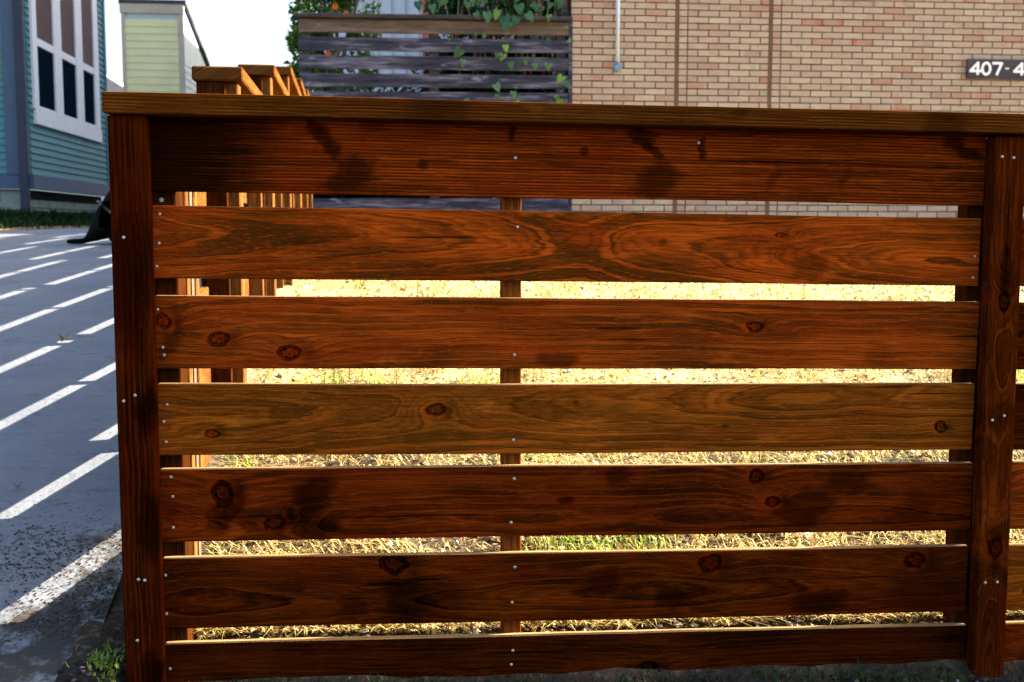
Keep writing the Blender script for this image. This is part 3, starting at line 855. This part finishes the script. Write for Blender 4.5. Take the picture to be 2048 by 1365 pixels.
W_GEN = wood('fence_wood', 15, (.14, .060, .015), (.085, .034, .008), (.04, .015, .005), sp=.013, c=.05, d0=.04, wob=.06, rnd=True)
W_GENV = wood('fence_post_wood', 16, (.17, .080, .022), (.10, .042, .011), (.05, .02, .006), sp=.013, c=.05, d0=.04, wob=.06, rnd=True, vertical=True)
W_SHADE = wood('shade_dark_wood', 18, (.060, .018, .004), (.026, .008, .002), (.010, .004, .002), sp=.013, c=.05, d0=.04, wob=.06, rnd=True, vertical=True)  # near black copy: shade of recessed posts and trims put into wood colour
M_SCREW = Mat('zinc_screw', .4, .5, .5); M_SCREW.color((.48, .46, .43)); M_SCREW = M_SCREW.m
M_GALV = plain('galvanised_steel', (.07, .065, .05), .7, .2, .2, var=.25, scale=30)

def screw_mesh():
    v = []; f = []; n = 10
    for (r, d) in ((.0032, .001), (.0030, -.0008), (.0019, -.0014)):
        for i in range(n): v.append((r * math.cos(6.2832 * i / n), d, r * math.sin(6.2832 * i / n)))
    for k in range(2):
        for i in range(n): f.append((k * n + i, k * n + (i + 1) % n, (k + 1) * n + (i + 1) % n, (k + 1) * n + i))
    f.append(tuple(range(2 * n, 3 * n)))
    # cross recess
    o = len(v)
    for (a, b) in ((.0016, .0004), (.0004, .0016)):
        o = len(v); v += [(-a, -.0021, -b), (a, -.0021, -b), (a, -.0021, b), (-a, -.0021, b), (-a, -.0016, -b), (a, -.0016, -b), (a, -.0016, b), (-a, -.0016, b)]
        f += [(o, o + 1, o + 2, o + 3), (o, o + 4, o + 5, o + 1), (o + 1, o + 5, o + 6, o + 2), (o + 2, o + 6, o + 7, o + 3), (o + 3, o + 7, o + 4, o)]
    return mesh('screw', v, f, M_SCREW)
SCREW = screw_mesh()

nf = thing('slatted_fence', (-.45, 0, 0), 'reddish brown stained slat fence with seven boards filling the foreground', 'fence')
ZB = {1: .965, 2: .796, 3: .617, 4: .442, 5: .266, 6: .085, 7: -.075}
HB = {1: .145, 2: .1425, 3: .1445, 4: .1435, 5: .148, 6: .146, 7: .129}
SCR = {2: [(.015, .125), (.013, .068), (.008, .023), (.719, .110), (1.694, .062), (1.692, .017)], 3: [(.006, .117), (.015, .042), (.017, .027), (.714, .029)],
       4: [(.019, .103), (.012, .069), (.016, .028), (.712, .028)], 5: [(.022, .133), (.025, .093), (.025, .030), (.712, .123), (.707, .031)],
       6: [(.006, .113), (.007, .033), (.714, .117), (.709, .042)], 7: [(.010, .078), (.710, .098), (.707, .068)], 1: [(.715, .079), (1.091, .117)]}
for k in range(1, 8):
    L = 1.705 + (.004 if k % 2 else 0)
    me_ = bev_box('board', L, .022, HB[k], WOODS[k], .0028, 2, 14, .0022, k * 2.3, W_SUNTOP)
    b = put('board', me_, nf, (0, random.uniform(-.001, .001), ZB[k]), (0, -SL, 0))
    for (sx, sz) in SCR[k]: put('screw', SCREW, b, (sx, -.0008, sz), (0, random.uniform(0, 3), 0))
def nb(name, x0, x1, y0, y1, z0, z1, mat, bev=.004, seg=2, parent=nf, nx=1, warp=0.0):
    me_ = bev_box(name, x1 - x0, y1 - y0, z1 - z0, mat, bev, seg)
    return put(name, me_, parent, (x0 + .45, y0, z0))
bt = nb('batten', -.518, -.4455, -.040, -.0015, -.16, 1.1075, W_POST)
for (sx, sz) in [(-.494, .876), (-.504, .559), (-.482, .570), (-.487, .203), (-.475, .201), (-.493, .079)]: put('screw', SCREW, bt, (sx + .518, -.0008, sz + .16))
bt = nb('batten', 1.259, 1.327, -.040, -.0015, -.10, 1.082, W_BAT)
for (sx, sz) in [(1.274, 1.040), (1.299, 1.038), (1.276, .489), (1.302, .498), (1.275, .137), (1.302, .137)]: put('screw', SCREW, bt, (sx - 1.259, -.0008, sz + .10))
p0 = nb('post', -.494, -.405, .0235, .112, -.25, 1.105, W_SHADE)
o = put('screw', SCREW, p0, (.061, -.001, .949 + .25)); o.scale = (1.5, 1.2, 1.5)
nb('post', 1.238, 1.315, .0235, .072, -.25, 1.082, W_SHADE)
nb('stud', .243, .2815, .0235, .085, -.08, 1.098, W_STUD, .003)
nb('bracket', -.4013, -.3985, .150, .175, .0, 1.10, M_GALV, .001)
nb('stud', -.440, -.4015, .1135, .205, -.02, 1.10, W_GENV, .003)
me_ = bev_box('cap', 4.2, .14, .0395, W_CAP, .004, 2, 22, .0016, 4.4)
put('cap', me_, nf, (-.072, -.062, 1.1095), (0, .0126, 0))

nf2 = thing('slatted_fence', (1.29, 0, 0), 'next slat fence bay cut off by the right picture edge', 'fence')
for k in range(1, 8):
    me_ = bev_box('board', 1.72, .022, HB[k], WOODS[(k % 5) + 3 if k > 1 else 1], .0028, 2, 10, .002, k * 3.1, W_SUNTOP)
    put('board', me_, nf2, (0.002, 0, ZB[k] + SL * 1.74), (0, -SL, 0))
for x in (.83, 1.66):
    put('stud', bev_box('stud', .0385, .06, 1.12, W_STUD, .003), nf2, (x, .0235, -.10))
put('post', bev_box('post', .089, .089, 1.34, W_STUD, .003), nf2, (1.70, .0235, -.30))

# ------------------------------------------------------------------ stepped return fence along the driveway
def stepped(y0, y1, x0, x1, ztop, label, nearpost=True, nbd=6):
    L = math.hypot(y1 - y0, x1 - x0)
    ang = math.atan2(y1 - y0, x1 - x0)
    t = thing('stepped_fence', (x0, y0, 0), label, 'fence', 'stepped fence bays climbing beside the driveway', rz=ang)
    ext = 0.0 if nearpost else .198
    # local x runs along the fence, local -y is the lot side
    put('cap', bev_box('cap', L + (.03 if nearpost else -.01), .14, .039, W_GEN, .004, 1), t, (-.035 if nearpost else .10, -.062, ztop - .039))
    z = ztop - .041
    for k in range(nbd + 1):
        h = .144 if k < nbd else .10
        z -= h
        put('board', bev_box('board', L - .002 + ext, .022, h, W_GEN, .003, 1), t, (.001 - ext, .046, z), (0, 0, 0))
        z -= .032 if nearpost or k != 4 else .046
    zb = gz(x0, y0)
    def post(px, dz): return bev_box('post', .075, .089, ztop - .04 - (zb + dz) + .3, W_GENV, .004, 1)
    if nearpost:
        put('post', post(0, 0), t, (-.002, -.045, zb - .3))
        put('trim', bev_box('trim', .019, .080, ztop - .04 - zb + .1, W_SHADE, .003, 1), t, (-.022, -.012, zb - .1))
        put('stud', bev_box('stud', .038, .052, ztop - .10 - zb, W_GENV, .003, 1), t, (L - .075, -.008, zb + .06))
    mid = L * .5
    put('stud', bev_box('stud', .036, .032, ztop - .04 - zb + .0, W_GENV, .003, 1), t, (mid, .012, zb))
    return t
stepped(.20, 1.07, -.455, -.447, 1.118, 'first low fence bay running back from the left end of the front fence', nearpost=False)
pts = [(1.07, -.447, 1.340), (2.33, -.468, 1.512), (3.59, -.497, 1.670), (4.85, -.532, 1.765), (6.1, -.57, 1.84), (7.35, -.61, 1.90), (8.6, -.65, 1.95)]
labs = ['nearest raised fence bay with the lowest visible cap above the front fence', 'second stepped fence bay with a sunlit cap edge behind the nearest one',
        'third stepped fence bay beside the left end of the slat screen', 'fourth stepped fence bay showing just a sliver of sunlit cap', 'fifth stepped fence bay up the driveway hidden behind nearer bays', 'last stepped fence bay reaching the slat screen']
for i, lb in enumerate(labs):
    a, b = pts[i], pts[i + 1]
    stepped(a[0], b[0] - .03, a[1], b[1], a[2], lb)

# ------------------------------------------------------------------ dry grass, weeds, litter
def blade_mat(name, stops, trans=.25):
    m = Mat(name, .8, .12)
    k = m.island()
    col = m.ramp(k, stops)
    m.color(col)
    tr = m.nt.nodes.new('ShaderNodeBsdfTranslucent'); mx = m.nt.nodes.new('ShaderNodeMixShader'); mx.inputs[0].default_value = trans
    m.nt.links.new(col, tr.inputs[0]); m.nt.links.new(m.b.outputs[0], mx.inputs[1]); m.nt.links.new(tr.outputs[0], mx.inputs[2])
    m.nt.links.new(mx.outputs[0], m.nt.nodes['Material Output'].inputs[0])
    return m.m
M_DRY = blade_mat('dry_grass', [(0, (.38, .26, .08)), (.25, (.58, .45, .17)), (.5, (.68, .56, .27)), (.72, (.46, .33, .12)), (.85, (.12, .07, .03)), (1, (.36, .36, .08))], .4)
M_GRN = blade_mat('green_weed', [(0, (.10, .20, .02)), (.4, (.20, .30, .04)), (.7, (.32, .38, .06)), (1, (.42, .42, .12))], .35)
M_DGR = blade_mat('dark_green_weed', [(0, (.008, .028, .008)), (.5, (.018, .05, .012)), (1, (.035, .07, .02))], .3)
M_REDW = blade_mat('red_weed', [(0, (.30, .02, .02)), (.5, (.42, .05, .03)), (.8, (.12, .10, .03)), (1, (.10, .16, .04))], .4)
def blade(mb, x, y, z, h, w, az, lean, bend, rg):
    d = Vector((math.cos(az), math.sin(az), 0)); s = Vector((-d.y, d.x, 0)) * w * .5
    p0 = Vector((x, y, z - .004)); p1 = p0 + d * h * lean * .5 + Vector((0, 0, h * .62)); p2 = p0 + d * h * (lean + bend) + Vector((0, 0, h * (1 - bend * .55)))
    o = len(mb.v)
    mb.v += [tuple(p0 - s), tuple(p0 + s), tuple(p1 + s * .75), tuple(p1 - s * .75), tuple(p2)]
    mb.f += [(o, o + 1, o + 2, o + 3), (o + 3, o + 2, o + 4)]
rg = random.Random(99)
def gsurf(x, y):
    return gz(x, y) + lump(x, y) + mound(x, y)
dry = MB(); grn = MB()
for _ in range(60000):
    y = .11 + (rg.random() ** 2.0) * 8.6
    x = rg.uniform(-.42, .9 + y * .62 + 1.2)
    n = mnoise.noise(Vector((x * 2.3, y * 2.3, 7)))
    if n < -.28 and rg.random() < .75: continue
    z = gsurf(x, y); sc = 1 + y * .10
    if mnoise.noise(Vector((x * 3.4, y * 3.4, 31))) > .36 and rg.random() < .75:
        blade(grn, x, y, z, rg.uniform(.02, .06) * sc, rg.uniform(.003, .006) * sc, rg.uniform(0, 6.28), rg.uniform(.1, .6), rg.uniform(.1, .5), rg)
    else:
        blade(dry, x, y, z, rg.uniform(.016, .055) * sc, rg.uniform(.0020, .0048) * sc, rg.uniform(0, 6.28), rg.uniform(.4, 2.0), rg.uniform(.1, .8), rg)
tag(put('dry_grass', dry.me('dry_grass', M_DRY)), 'dry straw grass covering the sunlit lot behind the fence', 'grass', kind='stuff')
tag(put('green_grass', grn.me('green_grass', M_GRN)), 'bright green tufts of grass scattered through the dry lot', 'grass', kind='stuff')
# litter: bark chips, clods
M_CHIP = Mat('litter_chips', .9, .1); M_CHIP.color(M_CHIP.ramp(M_CHIP.island(), [(0, (.09, .055, .03)), (.4, (.26, .19, .12)), (.7, (.46, .40, .30)), (1, (.60, .55, .46))])); M_CHIP = M_CHIP.m
lit = MB()
def clod(mb, x, y, z, r, rg):
    pts = []
    a0 = rg.uniform(0, 6)
    for i in range(5):
        a = a0 + i * 1.2566
        rr = r * rg.uniform(.7, 1.3)
        pts.append((x + rr * math.cos(a), y + rr * math.sin(a), z + r * rg.uniform(-.2, .25)))
    pts.append((x + r * rg.uniform(-.3, .3), y + r * rg.uniform(-.3, .3), z + r * rg.uniform(.5, .9)))
    o = len(mb.v); mb.v += pts
    mb.f += [(o + i, o + (i + 1) % 5, o + 5) for i in range(5)]
for _ in range(11000):
    y = .04 + (rg.random() ** 1.8) * 7.2
    x = rg.uniform(-.42, 1.2 + max(0, y) * .62 + 1.0)
    clod(lit, x, y, gsurf(x, y), rg.uniform(.0025, .011) * (1 + .12 * max(0, y)), rg)
M_LL = blade_mat('leaf_litter', [(0, (.10, .05, .02)), (.3, (.34, .20, .07)), (.6, (.58, .42, .16)), (.85, (.66, .54, .30)), (1, (.07, .04, .02))], .35)
ll = MB()
for _ in range(9000):
    y = .10 + (rg.random() ** 2.2) * 6.0
    x = rg.uniform(-.40, 1.2 + y * .62 + .8)
    L = rg.uniform(.008, .024) * (1 + .12 * y)
    ll.add(leaf_vf(Vector((x, y, gsurf(x, y) + rg.uniform(.002, .02))), Vector((rg.uniform(-1, 1), rg.uniform(-1, 1), rg.uniform(-.35, .6))), Vector((rg.uniform(-.5, .5), rg.uniform(-.5, .5), 1)), L, L * rg.uniform(.4, .8), rg.uniform(.1, .6)))
tag(put('leaf_litter', ll.me('leaf_litter', M_LL)), 'fine golden leaf litter strewn over the lot behind the fence', 'litter', kind='stuff')
tag(put('ground_litter', lit.me('ground_litter', M_CHIP)), 'pale wood chips clods and stones littering the bare soil', 'litter', kind='stuff')
# shaded weeds in front of the fence foot
fw = MB()
for _ in range(5200):
    y = rg.uniform(-.30, -.01); x = rg.uniform(-.52, 1.9)
    n = mnoise.noise(Vector((x * 4, y * 4, 17)))
    if n < -.05: continue
    blade(fw, x, y, gsurf(x, y), rg.uniform(.012, .045), rg.uniform(.002, .004), rg.uniform(0, 6.28), rg.uniform(.3, 1.2), rg.uniform(.1, .7), rg)
mu = MB()
for _ in range(4200):
    x = rg.uniform(-.70, 2.2); y = rg.uniform(-.42, .01)
    clod(mu, x, y, gsurf(x, y), rg.uniform(.002, .010), rg)
M_FRONT = Mat('shade_dark_earth', .95, .1); M_FRONT.color(M_FRONT.ramp(M_FRONT.island(), [(0, (.006, .006, .006)), (.55, (.022, .019, .016)), (.85, (.05, .045, .042)), (.94, (.13, .13, .14)), (1, (.24, .24, .26))])); M_FRONT = M_FRONT.m  # clod colours kept near black: shade at the fence foot is painted in
tag(put('mulch', mu.me('mulch', M_FRONT)), 'dark crumbly mulch with shade in its colour along the foot of the fence', 'mulch', kind='stuff')
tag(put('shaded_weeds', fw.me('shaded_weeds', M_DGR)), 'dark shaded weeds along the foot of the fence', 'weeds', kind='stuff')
rw = MB()
for _ in range(190):
    x = rg.choice([.0, .06, .12, -.25, -.17, .33, .55, .3]) + rg.gauss(0, .05); y = rg.uniform(-.075, -.012)
    blade(rw, x, y, gsurf(x, y), rg.uniform(.008, .024), rg.uniform(.0015, .004), rg.uniform(0, 6.28), rg.uniform(.1, .7), rg.uniform(.1, .5), rg)
tag(put('red_weeds', rw.me('red_weeds', M_REDW)), 'small red leaved weeds under the bottom fence board', 'weeds', kind='stuff')
gw = MB()
for _ in range(140):
    x = -.555 + rg.gauss(0, .022); y = -.02 + rg.gauss(0, .03)
    if x > -.525: continue
    blade(gw, x, y, gsurf(x, y) + .002, rg.uniform(.008, .022), rg.uniform(.003, .006), rg.uniform(0, 6.28), rg.uniform(.1, .8), rg.uniform(.1, .5), rg)
tag(put('corner_grass', gw.me('corner_grass', M_GRN)), 'small tuft of sunlit green grass at the foot of the left post', 'grass', kind='stuff')
# crumbs of dirt on the concrete
cr = MB()
for _ in range(2600):
    if rg.random() < .80:
        x = -.60 - abs(rg.gauss(0, .13)); y = rg.uniform(-.12, .55)
        if rg.random() < (y - .1) * 1.6: continue
    else: x = -.80 + rg.gauss(0, .13); y = .42 + rg.gauss(0, .12)
    if x < -1.5: continue
    clod(cr, x, y, gz(x, y) + .02, rg.uniform(.001, .0038), rg)
tag(put('dirt_crumbs', cr.me('dirt_crumbs', plain('dark_dirt', (.05, .037, .024), .95, .1, var=.4, scale=60))), 'dark soil crumbs scattered over the driveway edge', 'dirt', kind='stuff')
# weeds and bare verge beside the teal house
hg = MB()
for _ in range(9000):
    x = rg.uniform(-5.6, -3.5); y = rg.uniform(9.5, 20.5)
    t_ = max(0, min(1, (-4.15 - x) / .9 + .9 * mnoise.noise(Vector((x * 1.5, y * .8, 3)))))
    if rg.random() > t_ * .9 + .05: continue
    blade(hg, x, y, gz(x, y), rg.uniform(.05, .13) + .22 * t_ * rg.random(), rg.uniform(.015, .035), rg.uniform(0, 6.28), rg.uniform(.1, .8), rg.uniform(.1, .6), rg)
for _ in range(9000):
    x = -5.02 - abs(rg.gauss(0, .4)) * .6; y = rg.uniform(12.2, 21)
    blade(hg, x, y, gz(x, y), rg.uniform(.10, .34), rg.uniform(.02, .04), rg.uniform(0, 6.28), rg.uniform(.1, .8), rg.uniform(.1, .6), rg)
tag(put('verge_weeds', hg.me('verge_weeds', M_DGR)), 'dark green weeds along the base of the teal house', 'weeds', kind='stuff')
vg = put('verge', None) if False else None
v = []; f = []
for j in range(41):
    y = 6.5 + j * .35
    for i in range(6):
        x = -4.9 + i * .27 + (.06 * mnoise.noise(Vector((y * 1.2, i, 0))) if i == 5 else 0)
        v.append((x, y, gz(x, y) + .025 + .01 * mnoise.noise(Vector((x * 3, y * 3, 0)))))
for j in range(40):
    for i in range(5): f.append((j * 6 + i, j * 6 + i + 1, (j + 1) * 6 + i + 1, (j + 1) * 6 + i))
tag(put('verge', mesh('verge', v, f, plain('orange_brown_dirt', (.24, .125, .06), .95, .1, var=.3, scale=5, bump=.5), True)), kind='structure')

# single stones and fallen leaves
def stone(name, x, y, r, mat, label, sq=.7, seed=0):
    bm = bmesh.new(); bmesh.ops.create_icosphere(bm, subdivisions=3, radius=r)
    for p in bm.verts:
        n = mnoise.noise(p.co * (1.3 / r) + Vector((seed, 0, 0))) + .4 * mnoise.noise(p.co * (4 / r) + Vector((seed, 3, 0)))
        p.co *= 1 + .22 * n; p.co.z *= sq
    me_ = bpy.data.meshes.new(name); bm.to_mesh(me_); bm.free(); me_.materials.append(mat)
    for q in me_.polygons: q.use_smooth = True
    return tag(put(name, me_, None, (x, y, gsurf(x, y) + r * .35)), label, 'stone')
M_STW = plain('white_stone', (.62, .60, .57), .8, .2, var=.12, scale=50, bump=.3)
M_STD = plain('dark_stone', (.11, .085, .06), .85, .2, var=.4, scale=60, bump=.5)
stone('stone', 1.064, .47, .013, M_STW, 'small white stone on the straw between the fifth and sixth boards', seed=2)
stone('stone', 1.371, .93, .016, M_STD, 'dark brown stone on the grass between the fourth and fifth boards', seed=5)
stone('stone', 1.145, .93, .013, M_STD, 'low dark clod left of the brown stone in the grass', .5, seed=9)
stone('stone', .60, .92, .012, M_STW, 'pale flat stone on the grass left of the middle', .5, seed=12)
M_DL = plain('dead_leaf', (.16, .10, .05), .8, .15, var=.3, scale=80)
for (x, y, r, lb) in ((-.946, .754, .016, 'curled dead leaf lying on a sunlit stripe of the driveway'), (-1.20, 2.16, .03, 'brown dead leaf in shade on the upper driveway'), (-1.50, 2.20, .026, 'dark dead leaf near the left edge of the driveway')):
    v, f = leaf_vf(Vector((-r, 0, .003)), Vector((1, .3, .1)), Vector((0, 0, 1)), r * 2, r * 1.3, .5)
    me_ = mesh('fallen_leaf', v, f, M_DL)
    o = tag(put('fallen_leaf', me_, None, (x, y, gz(x, y) + .023), (0, 0, rg.uniform(0, 6))), lb, 'leaf')
    md = o.modifiers.new('solid', 'SOLIDIFY'); md.thickness = .001

# ------------------------------------------------------------------ black dog sitting beyond the post
def dog():
    M_FUR = Mat('black_fur', .8, .04); p = M_FUR.xyz()
    n = M_FUR.noise(M_FUR.vec(p[0], p[1], p[2] * .4), 90.0, 3.0)
    M_FUR.color(M_FUR.mix(n.step(.3, .7), (.002, .002, .003), (.007, .007, .008))).bump(n, .5, .004)
    J = {}; E = []; Rr = {}
    def j(k, p, r, par=None):
        J[k] = p; Rr[k] = r
        if par: E.append((par, k))
    j('rump', (0, 0, .080), .092); j('mid', (.085, 0, .195), .086, 'rump'); j('chest', (.175, 0, .295), .078, 'mid'); j('neck', (.215, 0, .385), .050, 'chest')
    j('head', (.245, 0, .450), .056, 'neck'); j('muz', (.305, 0, .440), .032, 'head'); j('nose', (.350, 0, .432), .022, 'muz')
    for s, q in ((1, 'l'), (-1, 'r')):
        j('ear' + q, (.232, .040 * s, .495), .018, 'head'); j('eart' + q, (.236, .052 * s, .540), .006, 'ear' + q)
        j('sh' + q, (.205, .052 * s, .235), .040, 'chest'); j('el' + q, (.215, .055 * s, .140), .026, 'sh' + q); j('wr' + q, (.222, .055 * s, .045), .018, 'el' + q)
        j('pw' + q, (.228, .055 * s, .018), .019, 'wr' + q); j('pt' + q, (.262, .055 * s, .014), .014, 'pw' + q)
        j('hip' + q, (.030, .062 * s, .098), .058, 'rump'); j('kn' + q, (.120, .085 * s, .120), .040, 'hip' + q); j('hk' + q, (.050, .088 * s, .030), .022, 'kn' + q)
        j('hp' + q, (.110, .088 * s, .017), .018, 'hk' + q); j('ht' + q, (.145, .088 * s, .014), .013, 'hp' + q)
    j('t0', (-.060, 0, .022), .016, 'rump'); j('t1', (-.085, .0, .016), .014, 't0'); j('t2', (-.115, .006, .014), .014, 't1'); j('t3', (-.140, -.003, .014), .013, 't2'); j('t4', (-.160, -.008, .013), .009, 't3')
    keys = list(J); me_ = bpy.data.meshes.new('body')
    me_.from_pydata([J[k] for k in keys], [(keys.index(a), keys.index(b)) for a, b in E], [])
    d = thing('dog', (-1.925, 6.0, gz(-1.9, 6.0) + .02), 'black dog sitting on the driveway partly hidden by the left fence post', 'dog', rz=R(6))
    d.scale = (1.42, 1.42, 1.42)
    o = put('body', me_, d); me_.materials.append(M_FUR.m)
    sk = o.modifiers.new('skin', 'SKIN'); sk.use_smooth_shade = True
    for i, k in enumerate(keys):
        sv = me_.skin_vertices[0].data[i]; sv.radius = (Rr[k], Rr[k]); sv.use_root = (k == 'rump')
    ss = o.modifiers.new('sub', 'SUBSURF'); ss.levels = 2; ss.render_levels = 2
    # harness strap with bright studs
    M_STRAP = plain('dark_strap', (.03, .03, .035), .6, .3); M_STUDM = Mat('bright_stud', .3, .5, .6); M_STUDM.color((.35, .35, .34))
    c = Vector((.055, 0, .155)); ax = Vector((.62, 0, .78)); u = Vector((.78, 0, -.62)); w = Vector((0, 1, 0)); n_ = 24
    v = []; f = []
    for i in range(n_):
        a = 6.2832 * i / n_
        for (k, h) in ((.076, -.006), (.083, -.006), (.083, .006), (.076, .006)):
            v.append(tuple(c + u * math.cos(a) * k + w * math.sin(a) * k + ax * h))
    for i in range(n_):
        for q in range(4): f.append((i * 4 + q, ((i + 1) % n_) * 4 + q, ((i + 1) % n_) * 4 + (q + 1) % 4, i * 4 + (q + 1) % 4))
    st = put('harness', mesh('harness', v, f, M_STRAP), d)
    for i in range(0, n_, 3):
        a = 6.2832 * i / n_
        bm = bmesh.new(); bmesh.ops.create_icosphere(bm, subdivisions=1, radius=.0045)
        m2 = bpy.data.meshes.new('stud'); bm.to_mesh(m2); bm.free(); m2.materials.append(M_STUDM.m)
        put('stud', m2, st, tuple(c + u * math.cos(a) * .083 + w * math.sin(a) * .083))
    M_EYE = Mat('dark_eye', .1, .5); M_EYE.color((.03, .015, .008))
    for s in (1, -1):
        bm = bmesh.new(); bmesh.ops.create_uvsphere(bm, u_segments=10, v_segments=8, radius=.008)
        m2 = bpy.data.meshes.new('eye'); bm.to_mesh(m2); bm.free(); m2.materials.append(M_EYE.m)
        put('eye', m2, d, (.285, .024 * s, .470))
dog()
